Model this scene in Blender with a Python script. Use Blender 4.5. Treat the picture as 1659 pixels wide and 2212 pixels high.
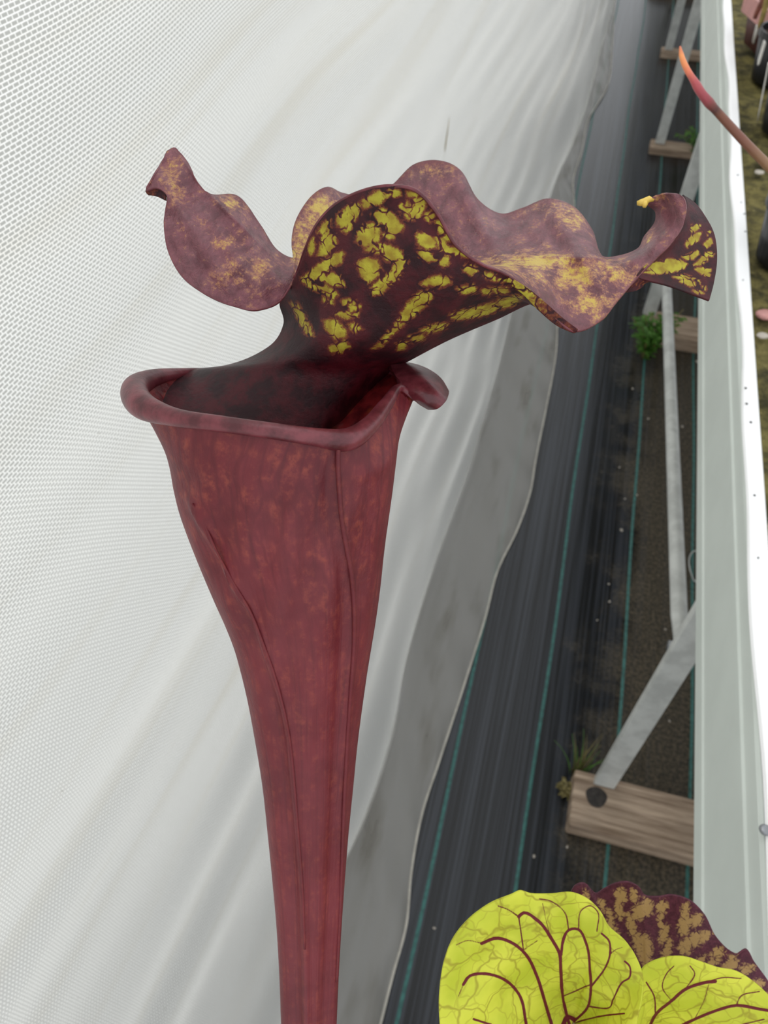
import bpy, bmesh, math, random
import numpy as np
from mathutils import Matrix, Vector, noise as mnoise

random.seed(7); rng = np.random.default_rng(7)
scene = bpy.context.scene
for o in list(bpy.data.objects): bpy.data.objects.remove(o)
COL = scene.collection

# ------------------------------------------------------------------ camera
H = 1.45                                   # lens height above the floor
FPX, CX, CY = 1661.0, 829.5, 1106.0        # focal length and centre for 1659 x 2212
th, ps, ro = (math.radians(a) for a in (49.84, 14.46, 0.8))
FW = np.array([-math.sin(ps)*math.cos(th), math.cos(ps)*math.cos(th), -math.sin(th)])
RT0 = np.array([math.cos(ps), math.sin(ps), 0.0]); UP0 = np.cross(RT0, FW)
RT = RT0*math.cos(ro)+UP0*math.sin(ro); UP = UP0*math.cos(ro)-RT0*math.sin(ro)
EYE = np.array([0.0, 0.0, H])
cd = bpy.data.cameras.new('camera'); cam = bpy.data.objects.new('camera', cd); COL.objects.link(cam)
cd.sensor_fit = 'HORIZONTAL'; cd.sensor_width = 24.0; cd.lens = 24.0*FPX/1659.0
cd.clip_start = 0.01; cd.clip_end = 60
cd.dof.use_dof = True; cd.dof.focus_distance = 0.25; cd.dof.aperture_fstop = 20
M = Matrix(((RT[0], UP[0], -FW[0], 0), (RT[1], UP[1], -FW[1], 0), (RT[2], UP[2], -FW[2], H), (0, 0, 0, 1)))
cam.matrix_world = M
scene.camera = cam

# ------------------------------------------------------------------ light: overcast daylight in a white greenhouse
w = bpy.data.worlds.new('overcast'); scene.world = w; w.use_nodes = True
bg = w.node_tree.nodes['Background']; bg.inputs[0].default_value = (0.94, 0.97, 1.0, 1); bg.inputs[1].default_value = 1.0
sd_ = bpy.data.lights.new('sun_offscreen', 'SUN'); sd_.energy = 2.4; sd_.angle = math.radians(60); sd_.color = (1, 0.98, 0.95)
sun = bpy.data.objects.new('sun_offscreen', sd_); COL.objects.link(sun); sun.rotation_euler = (math.radians(-12), math.radians(-42), 0)
sun.location = (-18, 4, 20)
scene.view_settings.view_transform = 'Standard'; scene.view_settings.look = 'None'
scene.view_settings.gamma = 1; scene.view_settings.use_curve_mapping = False
scene.view_settings.exposure = 0.36

# ------------------------------------------------------------------ helpers
def lin(r, g, b):
    f = lambda c: (c/255/12.92 if c/255 <= 0.04045 else ((c/255+0.055)/1.055)**2.4)
    return (f(r), f(g), f(b), 1)
def P(p):                                   # (px, py, depth) rows -> real-world points
    p = np.asarray(p, float)
    return EYE + p[..., 2:3]*(FW + RT*((p[..., 0:1]-CX)/FPX) - UP*((p[..., 1:2]-CY)/FPX))
def FL(px, py, z=0.0):                      # photo point -> point on the level plane z
    d = FW + RT*((px-CX)/FPX) - UP*((py-CY)/FPX)
    return EYE + d*((z-H)/d[2])
def crn(ts, pts, q):                        # smooth curve through pts at knots ts
    ts = np.asarray(ts, float); pts = np.asarray(pts, float); q = np.asarray(q, float)
    m = np.zeros_like(pts); n = len(ts)
    for i in range(n):
        if i == 0: m[i] = (pts[1]-pts[0])/(ts[1]-ts[0])
        elif i == n-1: m[i] = (pts[-1]-pts[-2])/(ts[-1]-ts[-2])
        else:
            d0 = (pts[i]-pts[i-1])/(ts[i]-ts[i-1]); d1 = (pts[i+1]-pts[i])/(ts[i+1]-ts[i])
            h0 = ts[i]-ts[i-1]; h1 = ts[i+1]-ts[i]
            m[i] = (d0*h1+d1*h0)/(h0+h1)
    k = np.clip(np.searchsorted(ts, q, side='right')-1, 0, n-2)
    h = (ts[k+1]-ts[k]); s = ((q-ts[k])/h)[:, None]; h = h[:, None]
    return ((2*s**3-3*s**2+1)*pts[k] + (s**3-2*s**2+s)*h*m[k] + (-2*s**3+3*s**2)*pts[k+1] + (s**3-s**2)*h*m[k+1])
def chord(pts, sc=None):
    pts = np.asarray(pts, float); d = pts.copy()
    if sc is not None: d = d*sc
    L = np.linalg.norm(np.diff(d, axis=0), axis=1)**0.75 + 1e-9
    return np.concatenate([[0], np.cumsum(L)])/L.sum()
PXSC = np.array([1, 1, 4000.0])
def loft(curves, nu, nv, uniform=False):     # curves: list of lists of (px,py,d); returns (nu across curves, nv along) array
    rows = []
    for c in curves:
        c = np.asarray(c, float)
        t = np.linspace(0, 1, len(c)) if uniform else chord(c, PXSC)
        rows.append(crn(t, c, np.linspace(0, 1, nv)))
    rows = np.array(rows)
    mid = rows.mean(axis=1)*PXSC
    L = np.linalg.norm(np.diff(rows*PXSC, axis=0), axis=2).mean(axis=1)+1e-6
    ts = np.concatenate([[0], np.cumsum(L)])/L.sum()
    q = np.linspace(0, 1, nu); out = np.zeros((nu, nv, 3))
    for j in range(nv): out[:, j] = crn(ts, rows[:, j], q)
    return out
def mesh_obj(name, V, F, mat, parent=None, smooth=True, attrs=None, uvs=None):
    me = bpy.data.meshes.new(name)
    me.from_pydata(np.asarray(V).reshape(-1, 3).tolist(), [], [tuple(int(i) for i in f) for f in F])
    if smooth: me.polygons.foreach_set('use_smooth', np.ones(len(me.polygons), bool))
    for k, a in (attrs or {}).items():
        at = me.attributes.new(k, 'FLOAT', 'POINT'); at.data.foreach_set('value', np.asarray(a, np.float32).ravel())
    if uvs is not None:
        li = np.empty(len(me.loops), np.int32); me.loops.foreach_get('vertex_index', li)
        me.uv_layers.new(name='UVMap').data.foreach_set('uv', np.asarray(uvs, np.float32).reshape(-1, 2)[li].ravel())
    me.materials.append(mat); me.update()
    o = bpy.data.objects.new(name, me); COL.objects.link(o)
    if parent is not None:
        o.parent = parent; o.matrix_parent_inverse = Matrix.Translation(-Vector(parent.location))
    return o
def gfaces(nu, nv, wrap=False, flip=False):
    i = np.arange(nu-1)[:, None]; j = np.arange(nv if wrap else nv-1)[None, :]; jn = (j+1) % nv
    a = i*nv+j; b = i*nv+jn; c = (i+1)*nv+jn; d = (i+1)*nv+j
    f = np.stack([a, b, c, d] if not flip else [a, d, c, b], -1).reshape(-1, 4)
    return f
def grid_obj(name, G, mat, parent=None, wrap=False, flip=False, attrs=None, thick=0, off=0):
    nu, nv = G.shape[:2]
    u, v = np.meshgrid(np.linspace(0, 1, nu), np.linspace(0, 1, nv), indexing='ij')
    o = mesh_obj(name, G, gfaces(nu, nv, wrap, flip), mat, parent, True, attrs, np.stack([v, u], -1))
    if thick:
        m = o.modifiers.new('thickness', 'SOLIDIFY'); m.thickness = thick; m.offset = off
    return o
def frames(C):
    T = np.gradient(C, axis=0); T /= np.linalg.norm(T, axis=1)[:, None]+1e-12
    n = np.cross(T[0], [0.3, 0.2, 0.93]); n /= np.linalg.norm(n); N = [n]
    for i in range(1, len(C)):
        n = N[-1]-T[i]*np.dot(N[-1], T[i]); n /= np.linalg.norm(n); N.append(n)
    N = np.array(N); return T, N, np.cross(T, N)
def sweep(C, r, k=12, flat=1.0, closed=False, cap=True):
    C = np.asarray(C, float); r = np.broadcast_to(np.asarray(r, float), (len(C),))
    T, N, B = frames(C); a = np.linspace(0, 2*np.pi, k, endpoint=False)
    G = C[:, None]+r[:, None, None]*(np.cos(a)[None, :, None]*N[:, None]+flat*np.sin(a)[None, :, None]*B[:, None])
    if cap and not closed:
        G = np.concatenate([np.repeat(C[:1, None], k, 1), G, np.repeat(C[-1:, None], k, 1)])
    return G
def tube_obj(name, C, r, mat, parent=None, k=12, flat=1.0):
    return grid_obj(name, sweep(C, r, k, flat), mat, parent, wrap=True)
def box(name, lo, hi, mat, parent=None, bev=0.002, rot=0):
    bm = bmesh.new(); bmesh.ops.create_cube(bm, size=1)
    lo = Vector(lo); hi = Vector(hi)
    for v in bm.verts: v.co = Vector(((v.co[i]+.5)*(hi[i]-lo[i])+lo[i] for i in range(3)))
    if bev: bmesh.ops.bevel(bm, geom=bm.edges[:], offset=bev, segments=2, affect='EDGES', profile=.5)
    if rot:
        c = (lo+hi)/2; bmesh.ops.rotate(bm, verts=bm.verts, cent=c, matrix=Matrix.Rotation(rot, 3, 'Z'))
    me = bpy.data.meshes.new(name); bm.to_mesh(me); bm.free(); me.materials.append(mat)
    o = bpy.data.objects.new(name, me); COL.objects.link(o)
    if parent is not None: o.parent = parent; o.matrix_parent_inverse = Matrix.Translation(-Vector(parent.location))
    return o
def thing(name, label, cat, loc=(0, 0, 0), group=None):
    o = bpy.data.objects.new(name, None); COL.objects.link(o); o.empty_display_size = .05
    o.location = Vector([float(x) for x in loc]); tag(o, label, cat, group); return o
def tag(o, label=None, cat=None, group=None, kind=None):
    if label: o['label'] = label
    if cat: o['category'] = cat
    if group: o['group'] = group
    if kind: o['kind'] = kind
    return o
def bez(p, n):
    p = [np.asarray(x, float) for x in p]; t = np.linspace(0, 1, n)[:, None]
    return (1-t)**3*p[0]+3*(1-t)**2*t*p[1]+3*(1-t)*t*t*p[2]+t**3*p[3]
def sdist(px, poly, closed=True):            # signed distance (inside positive) or plain distance to polyline
    poly = np.asarray(poly, float); p = px.reshape(-1, 2); d = np.full(len(p), 1e9); ins = np.zeros(len(p), bool)
    n = len(poly)
    for i in range(n if closed else n-1):
        a = poly[i]; b = poly[(i+1) % n]; ab = b-a
        t = np.clip(((p-a)@ab)/(ab@ab+1e-9), 0, 1)
        d = np.minimum(d, np.linalg.norm(p-a-t[:, None]*ab, axis=1))
        if closed:
            c = ((a[1] > p[:, 1]) != (b[1] > p[:, 1]))
            xi = a[0]+(p[:, 1]-a[1])/(b[1]-a[1]+1e-12)*(b[0]-a[0]); ins ^= c & (p[:, 0] < xi)
    return np.where(ins, d, -d) if closed else d

# ------------------------------------------------------------------ materials
class NT:
    def __init__(s, name):
        s.m = bpy.data.materials.new(name); s.m.use_nodes = True; s.t = s.m.node_tree; s.t.nodes.clear()
        s.out = s.n('ShaderNodeOutputMaterial')
    def n(s, typ, **k):
        nd = s.t.nodes.new(typ)
        for a, b in k.items(): setattr(nd, a, b)
        return nd
    def l(s, a, b): s.t.links.new(a, b)
    def set(s, sock, v):
        if isinstance(v, bpy.types.NodeSocket): s.l(v, sock)
        else: sock.default_value = v
    def obj(s): return s.n('ShaderNodeTexCoord').outputs['Object']
    def uv(s): return s.n('ShaderNodeTexCoord').outputs['UV']
    def mapping(s, vec, scale=(1, 1, 1), rot=(0, 0, 0)):
        m = s.n('ShaderNodeMapping'); s.l(vec, m.inputs[0]); m.inputs['Scale'].default_value = scale; m.inputs['Rotation'].default_value = rot
        return m.outputs[0]
    def noise(s, vec, scale, detail=4, rough=.6):
        n = s.n('ShaderNodeTexNoise'); s.l(vec, n.inputs['Vector']); n.inputs['Scale'].default_value = scale
        n.inputs['Detail'].default_value = detail; n.inputs['Roughness'].default_value = rough; return n.outputs[0]
    def vor(s, vec, scale, feat='DISTANCE_TO_EDGE'):
        n = s.n('ShaderNodeTexVoronoi', feature=feat); s.l(vec, n.inputs['Vector']); n.inputs['Scale'].default_value = scale
        return n.outputs['Distance']
    def math(s, op, a, b=0.0, c=0.0, clamp=False):
        n = s.n('ShaderNodeMath', operation=op, use_clamp=clamp)
        s.set(n.inputs[0], a); s.set(n.inputs[1], b)
        s.set(n.inputs[2], c); return n.outputs[0]
    def rng(s, v, a, b, c=0.0, d=1.0, smooth=True):
        n = s.n('ShaderNodeMapRange', interpolation_type='SMOOTHSTEP' if smooth else 'LINEAR')
        s.l(v, n.inputs[0])
        for i, x in enumerate((a, b, c, d)): n.inputs[i+1].default_value = x
        return n.outputs[0]
    def mix(s, f, a, b):
        n = s.n('ShaderNodeMix', data_type='RGBA'); s.set(n.inputs[0], f); s.set(n.inputs[6], a); s.set(n.inputs[7], b); return n.outputs[2]
    def attr(s, name): return s.n('ShaderNodeAttribute', attribute_name=name).outputs['Fac']
    def bump(s, h, strength=.3, dist=.001):
        n = s.n('ShaderNodeBump'); s.l(h, n.inputs['Height']); n.inputs['Strength'].default_value = strength; n.inputs['Distance'].default_value = dist
        return n.outputs[0]
    def bsdf(s, col, rough=.5, spec=.5, metal=0.0, normal=None, trans=0.0, sheen=0.0, coat=0.0, transp=0.0, tcol=None):
        b = s.n('ShaderNodeBsdfPrincipled'); s.set(b.inputs['Base Color'], col); s.set(b.inputs['Roughness'], rough)
        b.inputs['Specular IOR Level'].default_value = spec; s.set(b.inputs['Metallic'], metal)
        b.inputs['Sheen Weight'].default_value = sheen; b.inputs['Coat Weight'].default_value = coat; b.inputs['Coat Roughness'].default_value = .2
        if normal is not None: s.l(normal, b.inputs['Normal'])
        r = b.outputs[0]
        if trans:
            t = s.n('ShaderNodeBsdfTranslucent'); s.set(t.inputs[0], tcol if tcol is not None else col)
            mx = s.n('ShaderNodeMixShader'); mx.inputs[0].default_value = trans; s.l(r, mx.inputs[1]); s.l(t.outputs[0], mx.inputs[2]); r = mx.outputs[0]
        if transp:
            t = s.n('ShaderNodeBsdfTransparent'); mx = s.n('ShaderNodeMixShader'); s.set(mx.inputs[0], transp)
            s.l(r, mx.inputs[1]); s.l(t.outputs[0], mx.inputs[2]); r = mx.outputs[0]
        s.l(r, s.out.inputs[0]); return s.m

def plain(name, col, rough=.5, spec=.5, metal=0.0, vary=.15, scale=40, **k):
    n = NT(name); f = n.noise(n.obj(), scale)
    c2 = tuple(x*(1-vary*2) for x in col[:3])+(1,)
    return n.bsdf(n.mix(n.rng(f, .35, .65), c2, col), rough, spec, metal, **k)

def mat_curtain():                           # white woven sheeting, light comes through it
    n = NT('woven_white_sheeting'); uv = n.uv()  # uv in metres: u along the aisle, v up the sheet
    br = n.n('ShaderNodeTexBrick', offset=0.5); n.l(uv, br.inputs['Vector'])
    br.inputs['Scale'].default_value = 1.0; br.inputs['Brick Width'].default_value = .0062; br.inputs['Row Height'].default_value = .0031
    br.inputs['Mortar Size'].default_value = .00085; br.inputs['Mortar Smooth'].default_value = 1.0
    br.inputs['Color1'].default_value = br.inputs['Color2'].default_value = (0, 0, 0, 1); br.inputs['Mortar'].default_value = (1, 1, 1, 1)
    weave = br.outputs['Color']
    st = n.noise(n.mapping(uv, (.25, 9, 1)), 1.6, 4); st2 = n.noise(n.mapping(uv, (1.0, 9, 1)), 1.5, 4)
    base = n.mix(n.rng(st, .5, .75, 0, .8), lin(250, 250, 246), lin(238, 234, 222))
    base = n.mix(n.rng(st2, .64, .80, 0, .35), base, lin(216, 208, 184))
    sp = n.vor(n.mapping(uv, (9, 16, 1)), 2.0, 'F1'); base = n.mix(n.rng(sp, .03, .012, 0, .6), base, lin(120, 110, 85))
    col = n.mix(n.math('MULTIPLY', n.math('SUBTRACT', 1.0, weave), .8), base, lin(138, 138, 133))
    return n.bsdf(col, .5, .4, 0, n.bump(weave, .8, .0008), trans=.5, tcol=col)
def mat_skirt():
    n = NT('clear_skirt_film'); p = n.obj()
    a = n.noise(n.mapping(p, (14, 3, 6)), 1, 3, .5); b = n.noise(n.mapping(p, (18, 4, 1)), 1, 3, .5); c = n.noise(n.mapping(p, (60, 5, 20)), 1, 3)
    col = n.mix(n.rng(b, .52, .72, 0, .55), lin(194, 191, 185), lin(140, 132, 114))
    return n.bsdf(col, .35, .5, 0, n.bump(n.math('ADD', a, n.math('MULTIPLY', c, .4)), .6, .012), transp=.55)
def mat_fabric():                            # black woven ground cover
    n = NT('black_ground_fabric'); p = n.obj()
    s1 = n.noise(n.mapping(p, (170, 1.2, 1)), 1, 3); s2 = n.noise(n.mapping(p, (45, .5, 1)), 1, 3)
    col = n.mix(n.rng(n.math('ADD', n.math('MULTIPLY', s1, .6), n.math('MULTIPLY', s2, .4)), .41, .61), lin(9, 10, 11), lin(54, 57, 63))
    sx = n.n('ShaderNodeSeparateXYZ'); n.l(p, sx.inputs[0])
    dn = n.noise(p, 6, 6, .7); dm = n.math('ADD', n.math('MULTIPLY', sx.outputs[0], 2.2), dn)
    fine = n.noise(p, 150, 4, .7)
    dirt = n.mix(n.rng(fine, .35, .7), lin(50, 46, 38), lin(112, 100, 80))
    dmask = n.math('MULTIPLY', n.rng(dm, .92, 1.25), n.rng(sx.outputs[1], 1.3, 3.2, .75, .12))
    col = n.mix(dmask, col, dirt)
    wv = n.n('ShaderNodeTexWave', bands_direction='Y'); n.l(p, wv.inputs[0]); wv.inputs['Scale'].default_value = 130
    h = n.math('ADD', n.math('MULTIPLY', s1, .7), n.math('MULTIPLY', wv.outputs['Fac'], .25))
    return n.bsdf(col, n.mix(dmask, (.22,)*3+(1,), (.5,)*3+(1,)), .38, 0, n.bump(h, .12, .001))
def mat_outer():                             # outer face of the lid: dull purple with yellow-orange flecks
    n = NT('lid_outer_skin'); p = n.obj(); y = n.attr('yel')
    a = n.noise(p, 480, 6, .78); b = n.noise(n.mapping(p, (1.0, .55, 1.6), (.5, .3, .8)), 150, 6, .7); c = n.noise(p, 60, 4, .6)
    base = n.mix(n.rng(b, .3, .7), lin(92, 32, 44), lin(142, 78, 88))
    base = n.mix(n.rng(a, .60, .72, 0, .45), base, lin(60, 16, 28))
    f = n.math('ADD', n.math('MULTIPLY', a, .52), n.math('MULTIPLY', b, .48)); f = n.math('ADD', f, n.math('MULTIPLY', y, .18))
    m = n.rng(f, .535, .63, 0, .92)
    fl = n.mix(n.rng(f, .60, .70), lin(184, 124, 84), lin(220, 190, 76))
    col = n.mix(m, base, fl)
    col = n.mix(n.attr('edge'), col, lin(112, 26, 38))
    h = n.math('ADD', n.math('MULTIPLY', b, 1.0), n.math('MULTIPLY', a, .35))
    return n.bsdf(col, n.rng(c, .48, .62, .46, .16), .8, 0, n.bump(h, .65, .0030), trans=.10, coat=.12)
def mat_inner():                             # inner face: yellow windows between dark maroon veins
    n = NT('lid_inner_skin'); p = n.obj(); y = n.attr('yel'); dp = n.attr('deep')
    a = n.noise(p, 620, 6, .8); b = n.noise(p, 120, 3); c = n.noise(p, 270, 3, .5)
    f = n.math('ADD', n.math('ADD', y, .06), n.math('MULTIPLY', n.math('SUBTRACT', a, .5), .95))
    va = n.n('ShaderNodeVectorMath', operation='MULTIPLY_ADD'); nz = n.n('ShaderNodeTexNoise'); n.l(p, nz.inputs[0]); nz.inputs['Scale'].default_value = 160; n.l(nz.outputs['Color'], va.inputs[0]); va.inputs[1].default_value = (.010, .010, .010); n.l(p, va.inputs[2])
    f = n.math('SUBTRACT', f, n.rng(c, .60, .74, 0, .16)); f = n.math('SUBTRACT', f, n.rng(n.vor(va.outputs[0], 150), .085, 0, 0, .42))
    base = n.mix(n.rng(b, .35, .65), lin(46, 9, 18), lin(86, 20, 30)); base = n.mix(n.rng(a, .62, .75, 0, .5), base, lin(120, 60, 58))
    ye = n.mix(n.rng(c, .35, .65), lin(176, 148, 44), lin(206, 194, 60))
    col = n.mix(n.rng(f, .24, .46), base, lin(132, 62, 38)); col = n.mix(n.rng(f, .42, .64), col, ye)
    h = n.math('ADD', n.math('MULTIPLY', a, .8), b)
    return n.bsdf(col, n.rng(dp, 0, 1, .52, .22), .5, 0, n.bump(h, .55, .0020), trans=.24)
def mat_tube():
    n = NT('pitcher_tube_skin'); uv = n.uv(); p = n.obj()
    g = n.n('ShaderNodeSeparateXYZ'); n.l(uv, g.inputs[0])
    m = n.mapping(uv, (34, 10, 1)); nz = n.n('ShaderNodeTexNoise'); n.l(m, nz.inputs[0]); nz.inputs['Scale'].default_value = 1.3; nz.inputs['Detail'].default_value = 4
    va = n.n('ShaderNodeVectorMath', operation='ADD'); n.l(m, va.inputs[0]); n.l(nz.outputs['Color'], va.inputs[1])
    v = n.vor(va.outputs[0], 1.0); v2 = n.noise(p, 260, 5, .7); st = n.noise(n.mapping(uv, (90, 3, 1)), 1, 3)
    c = n.noise(p, 42, 3)
    base = n.mix(n.rng(n.noise(p, 25, 3), .35, .65), lin(98, 28, 36), lin(112, 34, 42))
    base = n.mix(n.rng(c, .35, .7, 0, .45), base, lin(132, 54, 60))
    base = n.mix(n.math('MULTIPLY', n.rng(v, .16, 0), n.rng(g.outputs[1], .02, .45, .32, .05)), base, lin(76, 18, 28))
    base = n.mix(n.rng(st, .48, .75, 0, .35), base, lin(62, 16, 26))
    fl = n.math('MULTIPLY', n.rng(v2, .42, .72), n.rng(v, .02, .25, .1, .8))
    col = n.mix(n.math('MULTIPLY', fl, n.rng(g.outputs[1], 0, .7, .6, .35)), base, lin(166, 80, 60))
    return n.bsdf(col, .5, .4, 0, n.bump(n.math('ADD', v2, n.math('MULTIPLY', st, .8)), .3, .001), trans=.10)
def mat_rim():
    n = NT('rim_skin'); p = n.obj(); a = n.noise(p, 150, 5); b = n.noise(p, 900, 3)
    col = n.mix(n.rng(a, .3, .7), lin(74, 20, 28), lin(118, 50, 58))
    return n.bsdf(col, .4, .5, 0, n.bump(n.math('ADD', a, n.math('MULTIPLY', b, .3)), .3, .001), coat=.1)
def mat_throat():
    n = NT('throat_skin'); p = n.obj(); a = n.noise(p, 120, 5); v = n.vor(p, 110, 'F1')
    col = n.mix(n.rng(a, .35, .65), lin(84, 10, 20), lin(150, 40, 42)); col = n.mix(n.rng(v, .3, .1, 0, .5), col, lin(170, 80, 45))
    return n.bsdf(col, .4, .4, 0, n.bump(a, .5, .002), trans=.3)
def mat_yellow_lid():
    n = NT('yellow_lid_skin'); p = n.obj(); y = n.attr('vein')
    a = n.noise(p, 260, 5, .7); b = n.noise(p, 45, 3); 
    va = n.n('ShaderNodeVectorMath', operation='MULTIPLY_ADD'); nz = n.n('ShaderNodeTexNoise'); n.l(p, nz.inputs[0]); nz.inputs['Scale'].default_value = 90; n.l(nz.outputs['Color'], va.inputs[0]); va.inputs[1].default_value = (.012, .012, .012); n.l(p, va.inputs[2]); v = n.vor(va.outputs[0], 110); v2 = n.vor(va.outputs[0], 60)
    base = n.mix(n.rng(b, .3, .7), lin(198, 206, 54), lin(226, 228, 78))
    fine = n.math('MAXIMUM', n.rng(v, .06, .0, 0, .3), n.rng(v2, .045, 0, 0, .65)); base = n.mix(fine, base, lin(156, 138, 40))
    f = n.math('ADD', y, n.math('MULTIPLY', n.math('SUBTRACT', a, .5), .25))
    col = n.mix(n.rng(f, .42, .6), base, lin(112, 26, 38))
    h = n.math('SUBTRACT', b, n.math('MULTIPLY', y, .6))
    return n.bsdf(col, .5, .35, 0, n.bump(h, .3, .002), trans=.25)
def mat_purple_lid():
    n = NT('veined_purple_lid_skin'); p = n.obj(); y = n.attr('yel'); a = n.noise(p, 420, 5, .75); v = n.vor(p, 330)
    f = n.math('ADD', y, n.math('MULTIPLY', n.math('SUBTRACT', a, .5), 1.5)); f = n.math('SUBTRACT', f, n.rng(v, .14, 0, 0, .26))
    base = n.mix(n.rng(a, .35, .65), lin(72, 22, 40), lin(100, 42, 60))
    col = n.mix(n.rng(f, .35, .75, 0, .9), base, lin(184, 148, 92))
    return n.bsdf(col, .5, .4, 0, n.bump(a, .3, .001), trans=.15)

MT = dict(curtain=mat_curtain(), skirt=mat_skirt(), fabric=mat_fabric(), outer=mat_outer(), inner=mat_inner(), tube=mat_tube(),
          rim=mat_rim(), throat=mat_throat(), ylid=mat_yellow_lid(), plid=mat_purple_lid())
MT['hem'] = plain('hem_edge', lin(205, 200, 188), .5, vary=.12, scale=60)
MT['green'] = plain('green_guide_thread', lin(62, 118, 112), .55, vary=.2, scale=90)
MT['rail'] = plain('grey_painted_rail', lin(206, 213, 206), .38, .5, 0, vary=.03, scale=9)
MT['liner'] = plain('white_liner', lin(246, 246, 246), .4, vary=.01, scale=30)
MT['galv'] = plain('galvanised_steel', lin(202, 204, 200), .42, .5, 0, vary=.12, scale=25)
MT['stake'] = plain('white_plastic_label', lin(235, 232, 226), .4, vary=.03)
MT['blackpot'] = plain('black_plastic_pot', lin(24, 24, 26), .35, vary=.1)
MT['pinkpot'] = plain('faded_pink_pot', lin(196, 140, 134), .5, vary=.1)
MT['brownpot'] = plain('brown_plastic_pot', lin(92, 48, 40), .5, vary=.2)
MT['soil'] = plain('peat', lin(70, 44, 34), .9, vary=.3, scale=150)
MT['grass'] = plain('weed_green', lin(104, 158, 62), .5, vary=.25, scale=60, trans=.3)
MT['dry'] = plain('dry_grass', lin(140, 128, 78), .6, vary=.25, scale=60)
MT['knot'] = plain('dark_knot', lin(62, 56, 52), .7, vary=.3, scale=90)
MT['grit'] = plain('pale_grit', lin(184, 176, 164), .6, vary=.1)
MT['screw'] = plain('screw_steel', lin(150, 152, 155), .35, .5, .7, vary=.1)
MT['tip'] = plain('pale_yellow_tip', lin(232, 198, 92), .5, vary=.08, scale=200)
MT['brownleaf'] = plain('brown_pitcher', lin(128, 66, 48), .5, vary=.25, scale=60)
MT['oliveleaf'] = plain('olive_leaf', lin(150, 128, 62), .5, vary=.25, scale=60)
def mat_wood():
    n = NT('weathered_plank'); p = n.obj(); g = n.noise(n.mapping(p, (5, 90, 40)), 1, 6, .65); b = n.noise(p, 9, 3)
    col = n.mix(n.rng(g, .3, .7), lin(120, 100, 82), lin(196, 174, 152)); col = n.mix(n.rng(b, .5, .75, 0, .5), col, lin(140, 124, 108))
    return n.bsdf(col, .75, .3, 0, n.bump(g, .5, .002))
def mat_moss():
    n = NT('moss_and_peat'); p = n.obj(); a = n.noise(p, 28, 6, .7); b = n.noise(p, 170, 5, .75)
    col = n.mix(n.rng(a, .35, .65), lin(56, 52, 24), lin(124, 114, 64)); col = n.mix(n.rng(b, .58, .75, 0, .8), col, lin(190, 172, 118))
    col = n.mix(n.rng(b, .42, .3, 0, .7), col, lin(38, 34, 18))
    return n.bsdf(col, .85, .3, 0, n.bump(b, .8, .006))
def mat_bud():
    n = NT('leaf_bud_skin'); g = n.n('ShaderNodeSeparateXYZ'); n.l(n.uv(), g.inputs[0])
    r = n.n('ShaderNodeValToRGB'); n.l(n.math('ADD', g.outputs[1], n.math('MULTIPLY', n.math('SUBTRACT', n.noise(n.obj(), 120, 4), .5), .08)), r.inputs[0])
    e = r.color_ramp.elements; e[0].position = 0; e[0].color = lin(196, 96, 74); e[1].position = .07; e[1].color = lin(232, 150, 88)
    for pos, c in ((.16, lin(214, 116, 84)), (.22, lin(172, 76, 80)), (.33, lin(146, 60, 68)), (.39, lin(110, 52, 44)), (.43, lin(74, 36, 28)), (.47, lin(112, 66, 46)), (.62, lin(116, 70, 54)), (1.0, lin(150, 124, 84))):
        x = e.new(pos); x.color = c
    return n.bsdf(r.outputs[0], .45, .45)
MT['wood'] = mat_wood(); MT['moss'] = mat_moss(); MT['bud'] = mat_bud()

# ------------------------------------------------------------------ setting: floor, curtain wall, skirt
V = [(-1.2, -1.2, 0), (2.6, -1.2, 0), (2.6, 12, 0), (-1.2, 12, 0)]
floor = mesh_obj('floor', V, [(0, 1, 2, 3)], MT['fabric'], smooth=False); tag(floor, 'black woven ground cover fabric with green guide lines', kind='structure')
for x in (-.012, .139, .291, .432, .585, .735):
    yy = np.linspace(-1.1, 11.9, 240); xx = x+.0025*np.sin(yy*3.1+x*40)+.0015*np.sin(yy*8+x*90)
    hw = .0032; pts = []
    for s, z in ((-hw, .0002), (-hw*.6, .0009), (hw*.6, .0009), (hw, .0002)):
        pts.append(np.stack([xx+s, yy, np.full_like(yy, z)], -1))
    grid_obj('guide_line', np.array(pts), MT['green'], floor, flip=True)

bnd = [(1323, 30), (1300, 110), (1275, 210), (1245, 300), (1212, 370), (1190, 430), (1105, 690), (1078, 800), (1052, 900), (1020, 1010), (980, 1120), (940, 1230),
       (880, 1430), (848, 1600), (785, 1785), (745, 1870), (690, 2020), (615, 2212)]
hem = [(1327, 20), (1323, 100), (1311, 190), (1270, 262), (1256, 330), (1238, 395), (1240, 440), (1205, 690), (1200, 770), (1180, 880), (1156, 1000), (1146, 1060), (1115, 1150),
       (1076, 1230), (1048, 1335), (1000, 1488), (947, 1650), (914, 1749), (888, 1888), (877, 2002), (848, 2109), (822, 2212)]
def line_xy(pts, z):
    a = np.array([FL(x, y, z)[:2] for x, y in pts]); return a[np.argsort(a[:, 1])]
B_ = line_xy(bnd, .012); Hm = line_xy(hem, .006)
def xat(A, y):
    ys = np.concatenate([[-1.5], A[:, 1], [A[-1, 1]+.8, 14]]); xs = np.concatenate([[A[0, 0]-.02], A[:, 0], [A[-1, 0]-.01, A[-1, 0]-.02]])
    return crn(ys, xs[:, None], np.clip(y, -1.4, 13))[:, 0]
NY, NZ = 900, 150
ys = np.concatenate([np.linspace(-1.0, .2, 120), np.linspace(.2, 6, 640)[1:], np.linspace(6, 12, 142)[1:]]); NY = len(ys)
xb = xat(B_, ys)
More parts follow.
